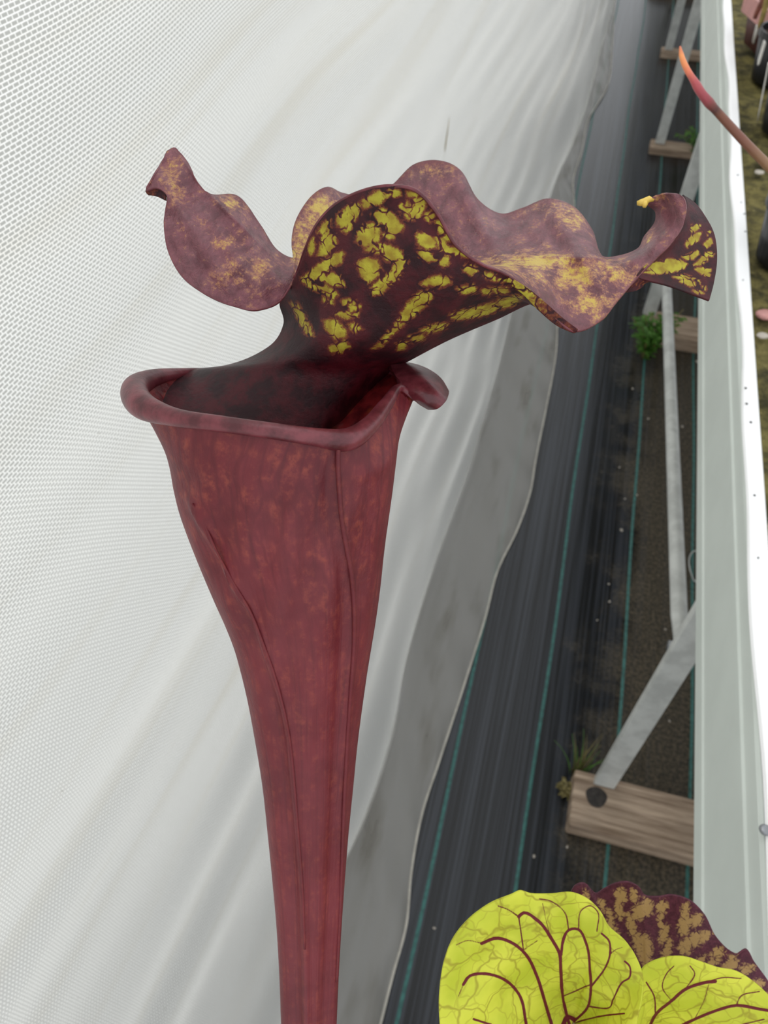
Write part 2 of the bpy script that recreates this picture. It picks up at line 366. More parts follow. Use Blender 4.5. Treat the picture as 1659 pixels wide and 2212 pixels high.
zs = np.concatenate([[.004], .012+2.3*np.linspace(0, 1, NZ-1)**1.7]); NZ = len(zs)
Yg, Zg = np.meshgrid(ys, zs, indexing='ij'); Xb = xb[:, None]*np.ones_like(Zg)
xs_ = np.interp(ys, ys, np.convolve(np.pad(xb, 30, 'edge'), np.ones(61)/61, 'valid'))
blend = np.clip(Zg/.12, 0, 1); blend = blend*blend*(3-2*blend)
base = Xb*(1-blend)+xs_[:, None]*blend
X = base-.20*(1-np.exp(-Zg/.28))-.03*Zg
def fold(Y, Z):
    f = np.zeros_like(Y)
    for k in range(14):
        fy = rng.uniform(.25, 1.6); fz = rng.uniform(8, 85); ph = rng.uniform(0, 6.28); sl = rng.uniform(-1.5, 3.5)
        amp = .0135*rng.uniform(.4, 1.3)/(1+fz/26)
        f += amp*np.sin(fz*(Z+.05*sl*np.sin(Y*fy+ph))+fy*Y*2.4+ph)*(.45+.55*np.sin(fy*Y*2.1+ph*2))
    return f
X += fold(Yg, Zg)*np.clip(Zg/.03, 0, 1)*(np.exp(-Zg/.40)*.6+.16)
X += .012*np.sin(Yg*1.9+.6)*np.clip(Zg/.5, 0, 1)
arc = np.concatenate([np.zeros((NY, 1)), np.cumsum(np.sqrt(np.diff(X, axis=1)**2+np.diff(Zg, axis=1)**2), axis=1)], axis=1)
G = np.stack([X, Yg, Zg], -1); G_WALL = G
wall = mesh_obj('wall_left', G, gfaces(NY, NZ), MT['curtain'], uvs=np.stack([Yg, arc], -1)); tag(wall, 'white woven plastic sheeting hung as the greenhouse side wall', kind='structure')

xh = xat(Hm, ys); ns = 16; S = np.linspace(0, 1, ns)[None, :]
SX = (xb[:, None]-.012)*(1-S)+xh[:, None]*S; SY = ys[:, None]*np.ones_like(S)
SZ = .004+.010*np.sin(np.pi*np.clip(S, 0, 1))*(.6+.4*np.sin(SY*13+S*5))+.003*np.sin(SY*41+9*S)*S+.004*(1-S)
sk = grid_obj('skirt', np.stack([SX, SY, SZ], -1), MT['skirt'], wall, flip=True)
tag(sk, 'loose grey film skirt lying on the ground')
hz = .006+.003*np.abs(np.sin(ys*17))
tube_obj('hem_edge', np.stack([xh, ys, hz], -1), .0022, MT['hem'], wall, k=6)

# ------------------------------------------------------------------ bench
XB = .22; ZLO, ZHI = H-XB/.304, H-XB/.384
Y0, Y1 = -.7, 9.0
bench = thing('greenhouse_bench', 'long pale grey metal bench with white liner edge beside the ground cloth aisle', 'bench', (.6, 0, 0))
prof = [(XB+.03, ZLO-.002), (XB+.003, ZLO-.002), (XB, ZLO+.001), (XB, ZLO+.022), (XB+.0015, ZLO+.024), (XB+.0015, ZHI-.040), (XB, ZHI-.038), (XB, ZHI-.030), (XB+.002, ZHI-.028), (XB+.002, ZHI-.006), (XB+.004, ZHI-.001), (XB+.014, ZHI-.001), (XB+.014, ZHI-.05)]
yy = np.linspace(Y0, Y1, 40)
Gp = np.array([[(x, y, z) for x, z in prof] for y in yy])
o = mesh_obj('side_rail', Gp, gfaces(len(yy), len(prof), flip=True), MT['rail'], bench, smooth=False)
box('tray', (XB+.012, Y0, ZLO+.01), (1.4, Y1, ZLO+.05), MT['galv'], bench, 0)
# white liner folded over the rail top
edge_r = FL(1628, 700, ZHI+.004)[0]
yl = np.linspace(Y0, Y1, 500); Lr = []
lw = .0035*np.sin(yl*9)+.0025*np.sin(yl*23+1)
e_ = edge_r-XB
for off, dz, wk in ((.0022, .0004, .55), (.0036, .0032, .55), (.0060, .0040, .4), (e_-.0012, .0040, 0), (e_, .0026, 0), (e_+.0008, -.02, 0), (e_+.002, -.045, 0)):
    Lr.append(np.stack([XB+off+wk*lw, yl, ZHI+dz+.0003*np.sin(yl*13)], -1))
grid_obj('liner', np.array(Lr), MT['liner'], bench, flip=True).data.shade_flat()
legs = [(.247, .620), (.262, 2.13), (.255, 3.36), (.26, 4.42), (.262, 5.38)]
for i, (lx, ly) in enumerate(legs):
    box('leg', (lx, ly-.004, .046 if i < 2 else .031), (lx+.038, ly+.010, ZLO+.01), MT['galv'], bench, .002)
    if i: box('leg', (lx+.33, ly-.004, .046 if i < 2 else .031), (lx+.368, ly+.010, ZLO+.01), MT['galv'], bench, .002)
# diagonal braces between the legs
a = EYE+(FL(1470, 1400)-EYE)*(.275/FL(1470, 1400)[0]); b = EYE+(FL(1440, 620)-EYE)*(.275/FL(1440, 620)[0])
a2 = a+(a-b)/np.linalg.norm(a-b)*.02
C = np.array([a2, a+(b-a)*.02, a+(b-a)*.05]+[a+(b-a)*t for t in np.linspace(.07, 1.06, 20)])
br = tube_obj('brace', C, [.008, .010, .0125]+[.0125]*20, MT['galv'], bench)
bolt = tube_obj('bolt', np.array([a+[-.018, 0, 0], a+[-.011, 0, 0], a+[.01, 0, 0]]), [.008, .008, .005], MT['screw'], br, k=8)
tube_obj('brace', np.array([[.29, 5.38, .06], [.30, 4.9, .3], [.31, 4.42, .62]]), .011, MT['galv'], bench)
for px, py in ((1594, 378), (1601, 437), (1608, 462), (1610, 500), (1605, 605), (1611, 838), (1613, 872), (1622, 912), (1630, 1070), (1638, 1205)):
    q = FL(px, py, ZHI+.0045); r = rng.uniform(.0009, .0017)
    tube_obj('dirt_speck', np.array([q, q+[0, 0, .0006]]), [r, r*.7], MT['knot'], bench, k=7)
q = FL(1652, 1793, ZHI+.0042)
tube_obj('screw', np.array([q, q+[0, 0, .0012], q+[0, 0, .002]]), [.0042, .004, .002], MT['screw'], bench, k=14)
# timber feet
feet = [((.212, .532, 0), (.66, .637, .046), 'weathered plank with a dark knot at its end, beside a dry grass tuft'),
        ((.270, 2.035, 0), (.70, 2.155, .046), 'brown weathered plank under a bench leg, beside the bushy green weed'),
        ((.238, 3.32, 0), (.66, 3.40, .031), 'pale weathered plank under a bench leg with a low dark green weed over it'),
        ((.245, 4.39, 0), (.70, 4.46, .031), 'weathered plank under the fourth bench leg along the aisle'),
        ((.150, 5.35, 0), (.70, 5.42, .031), 'weathered plank under the fifth bench leg along the aisle')]
for i, (lo, hi, lab) in enumerate(feet):
    t = box('timber_plank', lo, hi, MT['wood'], None, .004); tag(t, lab, 'plank', 'planks under the bench legs')
    if i == 0:
        k = FL(1288, 1722, .0462)
        kn = mesh_obj('knot', [k]+[k+np.array([.019*math.cos(a)*(1+.08*math.sin(3*a)), .019*math.sin(a), .0008]) for a in np.linspace(0, 6.28, 33)[:-1]],
                      [(0, j+1, (j+1) % 32+1) for j in range(32)], MT['knot'], t)
# moss bed
nx, ny = 70, 700
mx = np.linspace(edge_r+.004, 1.38, nx); my = np.linspace(Y0, Y1, ny)
ZM = ZHI-.022
GM = np.array([[(x, y, ZM+.006*mnoise.noise((x*14, y*14, 0))+.004*mnoise.noise((x*45, y*45, 3))) for x in mx] for y in my])
mo = grid_obj('moss_bed', GM, MT['moss'], flip=True); tag(mo, 'olive green moss and peat filling the bench behind the white liner', 'moss', kind='stuff')

# pots on the bench
def pot(c, r, h, mat, label, name='plant_pot', square=False, group='pots standing on the mossy bench', rim=None):
    c = np.asarray(c, float); t = thing(name, label, 'pot', c, group)
    k = 4 if square else 28; prof = [(.0, 0), (.74, 0), (.94, h*.86), (1.0, h*.86), (1.0, h), (.92, h), (.90, h*.84), (0, h*.84)]
    a = np.linspace(0, 2*np.pi, k, endpoint=False)+(math.pi/4+.35 if square else 0)
    G = np.array([[c+[r*p*math.cos(x), r*p*math.sin(x), z] for x in a] for p, z in prof[:-1]])
    ob = mesh_obj('body', G, gfaces(len(G), k, wrap=True), mat, t, smooth=False)
    if rim:
        G = np.array([[c+[r*p*math.cos(x), r*p*math.sin(x), z] for x in a] for p, z in ((.95, h*.62), (1.06, h*.62), (1.10, h+.002), (.98, h+.002), (.93, h*.84))])
        mesh_obj('rim', G, gfaces(len(G), k, wrap=True), rim, t, smooth=False)
    G2 = np.array([[c+[r*p*math.cos(x), r*p*math.sin(x), h*.85+.004*(1-p)] for x in a] for p in (.905, .5, .001)])
    grid_obj('soil', G2, MT['soil'], t, wrap=True)
    return t
def stake(p, q, label):
    p = np.asarray(p, float); q = np.asarray(q, float); d = q-p; h = np.linalg.norm(d); d /= h; s = np.cross(d, FW); s *= .0038/np.linalg.norm(s)
    n = np.cross(d, s); n = n/np.linalg.norm(n)*.0006; ring = []
    for tt, wd in ((0, .3), (.14, 1), (.97, 1), (1, .7)):
        c = p+d*h*tt; ring.append([c-s*wd-n, c+s*wd-n, c+s*wd+n, c-s*wd+n])
    ring = np.array(ring); V = ring.reshape(-1, 3); F = [tuple(f) for f in gfaces(4, 4, wrap=True)]+[(3, 2, 1, 0), (12, 13, 14, 15)]
    o = mesh_obj('plant_label', V, F, MT['stake'], smooth=False); tag(o, label, 'plant label', 'white plant labels among the bench pots'); return o
ZP = ZM+.007
def bp(px, py, z=None): return FL(px, py, ZP if z is None else z)
p1 = bp(1670, 172); pot(p1, .055, .085, MT['blackpot'], 'black round plastic pot with a short bright tilted label before it')
p2 = bp(1702, 282); pot(p2, .060, .085, MT['blackpot'], 'black round plastic pot behind the long dull leaning label')
p3 = bp(1698, 560); pot(p3, .055, .085, MT['blackpot'], 'black round plastic pot standing alone on olive moss')
p4 = bp(1668, 108); pot(p4, .082, .085, MT['brownpot'], 'square brown pot with a faded pink rim', square=True, rim=MT['pinkpot'])
stake(bp(1626, 95, ZP+.01), bp(1636, 56, ZP+.065), 'narrow white plant label standing below the pink pot rim')
stake(bp(1637, 140, ZP+.05), bp(1652, 90, ZP+.11), 'bright white plant label leaning in front of a black pot')
stake(bp(1636, 262, ZP+.0), bp(1660, 138, ZP+.13), 'long dull white plant label leaning beside the second black pot')
def pitcher_small(base, top, r0, r1, mat, label):
    base = np.asarray(base, float); top = np.asarray(top, float)
    C = bez([base, base+[0, 0, .4*(top[2]-base[2])], top-[0, 0, .3*(top[2]-base[2])], top], 14)
    r = np.linspace(r0, r1, 14); r[-2] *= 1.05
    t = thing('young_pitcher', label, 'plant', base, 'small pitcher shoots among the bench pots')
    tube_obj('tube', C, r, mat, t, k=10)
    L = top+np.array([0, 0, .002]); a = np.linspace(0, 2*np.pi, 14, endpoint=False)
    G = np.array([[L+[r1*1.6*s*math.cos(x)-.0, r1*1.6*s*math.sin(x)+.012, .010*s*s+.008+.004*math.sin(x)] for x in a] for s in (.02, .5, 1)])
    grid_obj('lid', G, mat, t, wrap=True, thick=.0008)
    return t
labs = ['brown shoot rising from the pink pot', 'olive yellow shoot rising from the pink pot', 'reddish brown shoot standing in the first black pot', 'brown shoot leaning beside the tilted labels', 'dark shoot behind the pink pot']
for i, (px, py, hh, dx, mt) in enumerate(((1660, 80, .12, .02, 'brownleaf'), (1640, 60, .14, -.01, 'oliveleaf'), (1665, 200, .09, -.012, 'brownleaf'), (1652, 262, .07, .0, 'brownleaf'), (1630, 40, .10, .03, 'brownleaf'))):
    q = bp(px, py, ZP+.07 if i != 3 else ZP); pitcher_small(q, q+[dx, .02, hh], .004, .011, MT[mt], labs[i])
for i, (px, py, s) in enumerate(((1655, 680, .010), (1640, 372, .006), (1652, 352, .007), (1635, 30, .008), (1648, 725, .006))):
    q = bp(px, py, ZM+.008); m = bpy.data.meshes.new('bark_chip'); bm = bmesh.new(); bmesh.ops.create_icosphere(bm, subdivisions=2, radius=s)
    for v in bm.verts: v.co = Vector((v.co.x*1.3, v.co.y, v.co.z*.5))*(1+.25*mnoise.noise(v.co*200+Vector((i, 0, 0))))
    bm.to_mesh(m); bm.free(); m.materials.append(MT['pinkpot'] if i in (0, 3) else MT['grit']); o = bpy.data.objects.new('bark_chip', m); COL.objects.link(o); o.location = q
    tag(o, 'pale pinkish chip lying on the olive moss', 'chip', 'chips on the moss')

# ------------------------------------------------------------------ weeds and grit on the ground
def leafy(name, label, c, h, rad, n, mat, leaf=.012, cat='weed', up=.5):
    t = thing(name, label, cat, c); V = []; F = []; SV = []
    c = np.asarray(c, float); r_ = np.random.default_rng(int(abs(c[1])*1000)+3)
    for s in range(max(5, n//40)):
        a = r_.uniform(0, 6.28); d = np.array([math.cos(a), math.sin(a), 0])*rad*r_.uniform(.3, 1)
        tip = c+d+[0, 0, h*r_.uniform(.5, 1)]; C = bez([c+d*.15, c+d*.2+[0, 0, h*.4], c+d*.6+[0, 0, h*.6], tip], 7)
        SV.append(C)
        for k in range(40):
            tt = r_.uniform(.15, 1); p = C[int(tt*6)]+r_.normal(0, leaf*.35, 3); p[2] = max(p[2], c[2]+.004)
            az = r_.uniform(0, 6.28); e = np.array([math.cos(az), math.sin(az), r_.uniform(-.2, up)]); e /= np.linalg.norm(e)
            sd = np.cross(e, [0, 0, 1]); sd /= np.linalg.norm(sd); L = leaf*r_.uniform(.6, 1.3); w_ = L*.28; nn = np.cross(sd, e)*w_*.35
            b = len(V); V += [p, p+e*L*.45+sd*w_+nn, p+e*L*.5-nn*.3, p+e*L*.45-sd*w_+nn, p+e*L]; F += [(b, b+1, b+2), (b, b+2, b+3), (b+1, b+4, b+2), (b+2, b+4, b+3)]
    o = mesh_obj('foliage', V, F, mat, t); o['kind'] = 'stuff'
    for C in SV: tube_obj('stem', C, .0011, MT['dry'], t, k=5)
    return t
leafy('bushy_weed', 'bushy bright green weed growing on the black cloth beside a plank and pole', FL(1392, 772), .165, .072, 640, MT['grass'], .020)
leafy('low_weed', 'low dark green weed growing over a pale plank under the bench', FL(1500, 345)+[0, 0, .031], .10, .10, 400, MT['grass'], .022)
leafy('small_weed', 'small olive weed at the corner of the knotted plank', FL(1228, 1712), .03, .022, 200, MT['dry'], .010)
tf = thing('grass_tuft', 'thin dry grass tuft standing behind the knotted plank', 'grass', FL(1246, 1672))
for i in range(26):
    c = FL(1246, 1672)+rng.normal(0, .006, 3)*[1, 1, 0]; d = rng.normal(0, .018, 3)*[1, 1, 0]+[.012, .03, rng.uniform(.03, .10)]
    tube_obj('blade', bez([c, c+d*[.1, .1, .5], c+d*[.5, .5, .9], c+d], 7), np.linspace(.0013, .0003, 7), MT['dry'] if i % 3 else MT['grass'], tf, k=4)
gm = bpy.data.meshes.new('grit'); bm = bmesh.new(); bmesh.ops.create_icosphere(bm, subdivisions=1, radius=1.0)
for v in bm.verts: v.co *= 1+.3*mnoise.noise(v.co*1.7)
bm.to_mesh(gm); bm.free(); gm.materials.append(MT['grit'])
for px, py, s in ((1505, 782, .006), (1473, 922, .0045), (1342, 1146, .005), (1315, 1262, .003), (1153, 1850, .0035), (1446, 1558, .003), (1366, 840, .004), (1338, 1010, .003), (1376, 1070, .003), (1400, 905, .0035), (1225, 1830, .003),
                  (1350, 1078, .003), (1316, 1300, .0035), (1437, 1360, .003), (1290, 1340, .0025), (938, 2005, .003)):
    q = FL(px, py, .001); o = bpy.data.objects.new('grit_speck', gm); COL.objects.link(o); o.location = q+[0, 0, s*.3]; o.scale = (s*.75, s*1.1, s*.5); o.rotation_euler = (0, 0, px)
    tag(o, 'tiny pale speck of grit on the black ground cloth', 'grit', 'pale grit specks on the ground cloth')
ring_c = np.array([FL(1500, 1222, .008)+[.012*math.cos(a), .045*math.sin(a), .006*math.sin(a*2)] for a in np.linspace(0, 6.0, 30)])
o = tube_obj('wire_loop', ring_c, .0015, MT['galv'], None, k=6); tag(o, 'small grey wire loop lying on the ground under the bench', 'wire')

# ------------------------------------------------------------------ main red pitcher
def pxw(d, n): return n*d/FPX
pit = thing('pitcher_plant', 'tall dark red pitcher plant with wavy yellow blotched lid over its open mouth', 'pitcher plant', (.33, -.3, ZP))
sil = [(965, 357, 857), (1000, 367, 853), (1050, 376, 847), (1100, 388, 840), (1150, 405, 833), (1200, 424, 827), (1250, 444, 822), (1300, 465, 816), (1350, 487, 809), (1400, 506, 801), (1450, 520, 793), (1500, 532, 786),
       (1600, 551, 773), (1700, 567, 763), (1800, 578, 753), (1900, 588, 745), (2000, 597, 738), (2100, 603, 732), (2212, 607, 727)]
NA = 128; ang = np.linspace(0, 360, NA, endpoint=False)
rimc = [(0, 893, 858, .270, 8), (12, 862, 838, .266, 9), (25, 835, 872, .255, 15), (42, 800, 917, .242, 20), (62, 748, 950, .231, 25), (80, 680, 944, .226, 20), (100, 590, 931, .225, 18), (120, 480, 916, .228, 18),
        (145, 372, 900, .235, 21), (165, 308, 876, .245, 30), (185, 292, 842, .258, 29), (205, 328, 818, .270, 20), (225, 400, 806, .283, 11), (250, 530, 803, .292, 8), (275, 680, 803, .298, 8), (300, 800, 803, .294, 8), (325, 850, 803, .288, 10), (345, 890, 832, .280, 10)]
def periodic(rows, q):
    r = np.array(rows, float); ts = np.concatenate([r[-4:, 0]-360, r[:, 0], r[:4, 0]+360]); pts = np.concatenate([r[-4:, 1:], r[:, 1:], r[:4, 1:]])
    return crn(ts, pts, q)
R = periodic(rimc, ang); rim3 = P(R[:, :3]); rimr = R[:, 3]*R[:, 2]/FPX
def dc(y): return .256+.045*((y-900)/1312)
rings = [rim3]
for y, L, Rr in sil:
    d = dc(y); c = P([(L+Rr)/2, y, d]); wv = (P([Rr, y, d])-P([L, y, d]))/2; hw = np.linalg.norm(wv)
    n = c-EYE; n /= np.linalg.norm(n); v = np.cross(RT, n); v = UP-n*np.dot(UP, n); v /= np.linalg.norm(v)
    t = np.clip((y-965)/500, 0, 1); bb = hw*(.80+.15*t); tilt = .30*(1-t)+.12*t
    dv = n*bb+v*bb*tilt
    a = np.radians(ang)
    rings.append(c+wv*np.cos(a)[:, None]-dv*np.sin(a)[:, None]); last = (c, wv, dv, hw)
# stem continues down to its pot on the bench
c, wv, dv, hw = last; prevc = P([(603+732)/2, 2100, dc(2100)]); tdir = c-prevc; tdir /= np.linalg.norm(tdir)
endp = np.array([.33, -.30, ZP+.07])
Cs = bez([c, c+tdir*.12, endp+[-.09, .05, .08], endp], 26)[1:]
rs = np.linspace(hw, .006, 26)[1:]; T_ = np.gradient(Cs, axis=0)
for i, cc in enumerate(Cs):
    tt = T_[i]/np.linalg.norm(T_[i]); w2 = wv-tt*np.dot(wv, tt); w2 = w2/np.linalg.norm(w2); d2 = np.cross(tt, w2); d2 *= np.sign(np.dot(d2, dv))
    a = np.radians(ang); rings.append(cc+rs[i]*(w2*np.cos(a)[:, None]-d2*np.sin(a)[:, None]))
rings = np.array(rings)
NF = 1+len(sil)
# resample in-frame rings smoothly
ts = np.concatenate([[900], [s[0] for s in sil]]); q = np.concatenate([np.linspace(900, 965, 14)[:-1], np.linspace(965, 2212, 170)])
dense = np.zeros((len(q), NA, 3))
for j in range(NA): dense[:, j] = crn(ts, rings[:NF, j], q)
# creases: displace along local outward direction
def pix(Vv):
    d = Vv-EYE; z = d@FW; return np.stack([CX+FPX*(d@RT)/z, CY-FPX*(d@UP)/z], -1)
cen = dense.mean(axis=1, keepdims=True); outw = dense-cen; outw /= np.linalg.norm(outw, axis=2)[..., None]+1e-9
pp = pix(dense); front = ((dense-EYE)@FW) < ((cen-EYE)@FW)
crease = [(400, 1060), (415, 1088), (440, 1130), (470, 1195), (505, 1260), (540, 1320), (568, 1390), (590, 1450), (612, 1530), (626, 1600), (636, 1700), (644, 1800), (652, 1900), (658, 2050), (662, 2230)]
wing = [(731, 960), (730, 1000), (733, 1060), (738, 1120), (750, 1190), (759, 1240), (765, 1320), (764, 1400), (757, 1500), (749, 1620), (744, 1720), (739, 1850), (733, 2000), (727, 2120), (722, 2230)]
d1 = sdist(pp, crease, False).reshape(front.shape); d2 = sdist(pp, wing, False).reshape(front.shape)
xw = np.interp(pp[..., 1], [p[1] for p in wing], [p[0] for p in wing]); xc = np.interp(pp[..., 1], [p[1] for p in crease], [p[0] for p in crease])
fade = np.clip((pp[..., 1]-970)/80, 0, 1)
disp = front*(.0018*np.exp(-(d1/9)**2)*np.clip((pp[..., 1]-1060)/40, 0, 1)-.0019*np.exp(-((pp[..., 0]-xc+22)/18)**2)*np.clip((pp[..., 1]-1080)/100, 0, 1)
              -.0016*np.exp(-((pp[..., 0]-xw+20)/16)**2)*fade+.0007*np.exp(-(d2/7)**2))
disp += front*.0007*np.sin(pp[..., 0]*.06+pp[..., 1]*.012)*np.clip((pp[..., 1]-1000)/100, 0, 1)*np.exp(-np.maximum(0, pp[..., 1]-1300)/300)
vdir = dense-EYE; vdir /= np.linalg.norm(vdir, axis=2)[..., None]
disp *= np.clip(-(outw*vdir).sum(-1)*2.2-.15, 0, 1)
dense = dense+outw*disp[..., None]
full = np.concatenate([dense, rings[NF:]])
tube = grid_obj('tube', full, MT['tube'], pit, wrap=True, flip=True)
vv = np.concatenate([(q-900)/1312, np.linspace(1, 1.5, len(rings)-NF)]);
uvl = tube.data.uv_layers[0]; li = np.empty(len(tube.data.loops), np.int32); tube.data.loops.foreach_get('vertex_index', li)
uvl.data.foreach_set('uv', np.stack([(li % NA)/NA, vv[li//NA]], -1).astype(np.float32).ravel())
# raised wing seam
def on_front(pts):
    out = []
    fv = dense[front]; fp = pp[front]
    for x, y in pts:
        k = np.argmin((fp[:, 0]-x)**2+(fp[:, 1]-y)**2); dd = (fv[k]-EYE)@FW; out.append((x, y, dd))
    return np.array(out)
wl = on_front(wing[:-1]); wl[:, 2] -= .0006; wl = crn(chord(wl, PXSC), wl, np.linspace(0, 1, 90))
tube_obj('wing_seam', P(wl), np.linspace(.0008, .0006, 90), MT['tube'], pit, k=8)
cl = on_front(crease[1:-1]); cl[:, 2] = np.convolve(np.pad(cl[:, 2], 1, 'edge'), [.25, .5, .25], 'valid')-.0010; cl = crn(chord(cl, PXSC), cl, np.linspace(0, 1, 90)); tube_obj('crease_ridge', P(cl), np.linspace(.0004, .0005, 90), MT['tube'], pit, k=8)
# rim roll
qa = np.linspace(0, 360, 260, endpoint=False); Rr = periodic(rimc, qa); C = P(Rr[:, :3]); rad = Rr[:, 3]*Rr[:, 2]/FPX
T = np.roll(C, -1, 0)-np.roll(C, 1, 0); T /= np.linalg.norm(T, axis=1)[:, None]
vd = C-EYE; vd /= np.linalg.norm(vd, axis=1)[:, None]; Bn = np.cross(T, vd); Bn /= np.linalg.norm(Bn, axis=1)[:, None]; Nn = np.cross(Bn, T)
k = 20; a = np.linspace(0, 2*np.pi, k, endpoint=False)
G = C[:, None]+rad[:, None, None]*(np.cos(a)[None, :, None]*Bn[:, None]+np.sin(a)[None, :, None]*Nn[:, None])
G = np.concatenate([G, G[:1]]); grid_obj('rim', G, MT['rim'], pit, wrap=True)
# tongue of the rim at the right
tong = [[(838, 792, .290), (880, 790, .287), (920, 802, .284), (948, 822, .281), (964, 850, .279)],
        [(842, 795, .282), (880, 800, .278), (915, 815, .274), (942, 838, .271), (964, 860, .272)],
        [(848, 806, .278), (880, 815, .273), (912, 832, .268), (936, 852, .266), (958, 871, .268)],
        [(856, 820, .274), (880, 832, .270), (902, 848, .266), (922, 864, .265), (944, 878, .268)],
        [(862, 832, .270), (876, 845, .269), (894, 858, .268), (910, 869, .269), (926, 878, .272)]]
grid_obj('rim_tongue', P(loft(tong, 30, 40)), MT['rim'], pit, thick=.0028, off=0).modifiers.new('s', 'SUBSURF').levels = 1
# inner wall of the mouth
inn = [rim3*.999+EYE*.001]
for i, (sc) in enumerate((.93, .90, .86, .80, .74)):
    rg = rings[1+i*2]; cc = rg.mean(axis=0); inn.append(cc+(rg-cc)*sc)
grid_obj('throat', np.array(inn), MT['throat'], pit, wrap=True)

# inner sheet: neck column rising from the back of the mouth into the arched near lobe
A = [[(316, 885, .264), (430, 925, .262), (520, 945, .262), (600, 955, .264), (670, 950, .268), (715, 925, .276), (745, 905, .284)],
     [(308, 842, .273), (430, 860, .270), (520, 880, .266), (600, 890, .264), (680, 885, .267), (745, 868, .276), (800, 845, .288)],
     [(368, 803, .287), (455, 802, .277), (540, 805, .269), (625, 810, .264), (705, 812, .265), (780, 806, .272), (866, 790, .289)],
     [(490, 788, .283), (545, 780, .274), (600, 775, .265), (660, 772, .258), (730, 775, .258), (805, 780, .267), (884, 780, .283)],
     [(578, 750, .280), (612, 742, .270), (650, 736, .260), (700, 730, .252), (780, 735, .250), (870, 745, .260), (968, 736, .279)],
     [(612, 700, .275), (640, 690, .264), (680, 678, .254), (740, 665, .245), (840, 670, .243), (950, 690, .252), (1070, 692, .274)],
     [(604, 655, .267), (640, 635, .256), (690, 605, .245), (770, 580, .236), (880, 600, .234), (1010, 640, .243), (1160, 655, .266)],
     [(618, 630, .262), (648, 590, .250), (705, 530, .238), (800, 480, .227), (905, 515, .226), (1040, 605, .238), (1200, 685, .257)],
     [(632, 608, .258), (652, 560, .247), (700, 470, .234), (840, 412, .219), (925, 440, .222), (1045, 582, .236), (1222, 704, .252)],
     [(637, 600, .257), (656, 548, .246), (705, 458, .233), (845, 401, .218), (932, 438, .221), (1048, 574, .235), (1242, 716, .250)]]
LA = loft(A, 190, 260, uniform=True)
raw = '''345,195 400,150 445,140 450,190 420,225 420,250 390,285 360,260 340,225|465,115 500,110 520,85 560,75 580,105 560,135 500,150 470,160|580,75 640,70 655,95 620,115 590,105
690,80 740,85 735,100 700,100|645,135 690,125 700,160 725,115 775,115 775,165 750,210 700,215 665,185|785,185 815,175 820,215 795,228 775,205|835,225 865,220 875,270 915,290 920,320 885,320 845,275
520,190 570,165 620,190 670,250 650,285 605,320 575,295 600,260 560,245|470,250 520,230 550,255 555,310 530,335 480,350 440,320 445,280
480,370 530,340 600,345 660,380 690,430 670,490 620,530 560,585 520,590 510,555 570,510 620,470 630,430 590,420 560,385 500,375|450,425 490,410 540,420 560,470 530,505 495,530 460,490 445,450
740,285 790,290 830,330 830,350 790,360 745,330|830,300 870,320 895,360 940,355 990,400 930,395 870,385 845,345|745,370 800,375 830,420 790,420 755,400|835,410 890,405 905,440 860,445
245,285 275,235 305,220 300,255 270,290|260,310 300,265 335,295 335,350 290,395 245,400 265,350|205,340 225,310 230,360 215,390 203,385|215,470 270,430 330,390 370,380 360,430 310,450 260,490
165,510 215,475 300,480 355,495 380,550 320,545 240,515|165,520 230,530 300,555 345,590 320,610 260,580 200,550|270,610 310,620 320,640 280,635|365,620 420,610 460,650 440,700 380,710 335,690 380,660
275,720 330,715 385,770 390,800 330,810 290,770|300,850 380,820 405,850 360,885 310,875|395,740 440,730 460,760 430,780|110,630 150,640 180,700 210,760 225,800 190,790 150,720
640,720 690,640 740,590 810,565 815,605 770,655 700,710 650,760 560,850 520,860 580,800|760,540 800,510 850,500 910,510 900,535 850,550 800,540|900,690 960,670 1050,650 1130,630 1150,660 1090,690 1000,710 920,715
1140,620 1220,600 1270,600 1230,640 1160,660|1120,560 1190,560 1190,580 1140,590|970,455 1010,440 1040,470 1010,490 980,475|1070,485 1130,490 1190,520 1160,525 1090,510|1210,530 1280,550 1310,580 1260,570
1060,565 1110,560 1100,590 1070,585|940,560 1020,545 1030,575 970,585|760,770 810,740 890,735 880,760 800,785|700,800 770,790 775,815 720,825|640,830 690,825 680,860 645,865'''
polys = [np.array([[float(x) for x in s.split(',')] for s in p.split()])/2.304+[580, 380] for p in raw.replace('\n', '|').split('|')]
def field(px, polys, soft):
    f = np.full(px.reshape(-1, 2).shape[0], -1e9)
    for p in polys: f = np.maximum(f, sdist(px, p))
    return np.clip(.5+f/soft, 0, 1).reshape(px.shape[:-1])
ya = field(LA[..., :2], polys, 26)*np.where(LA[..., 1] > 640, .88, 1.0)
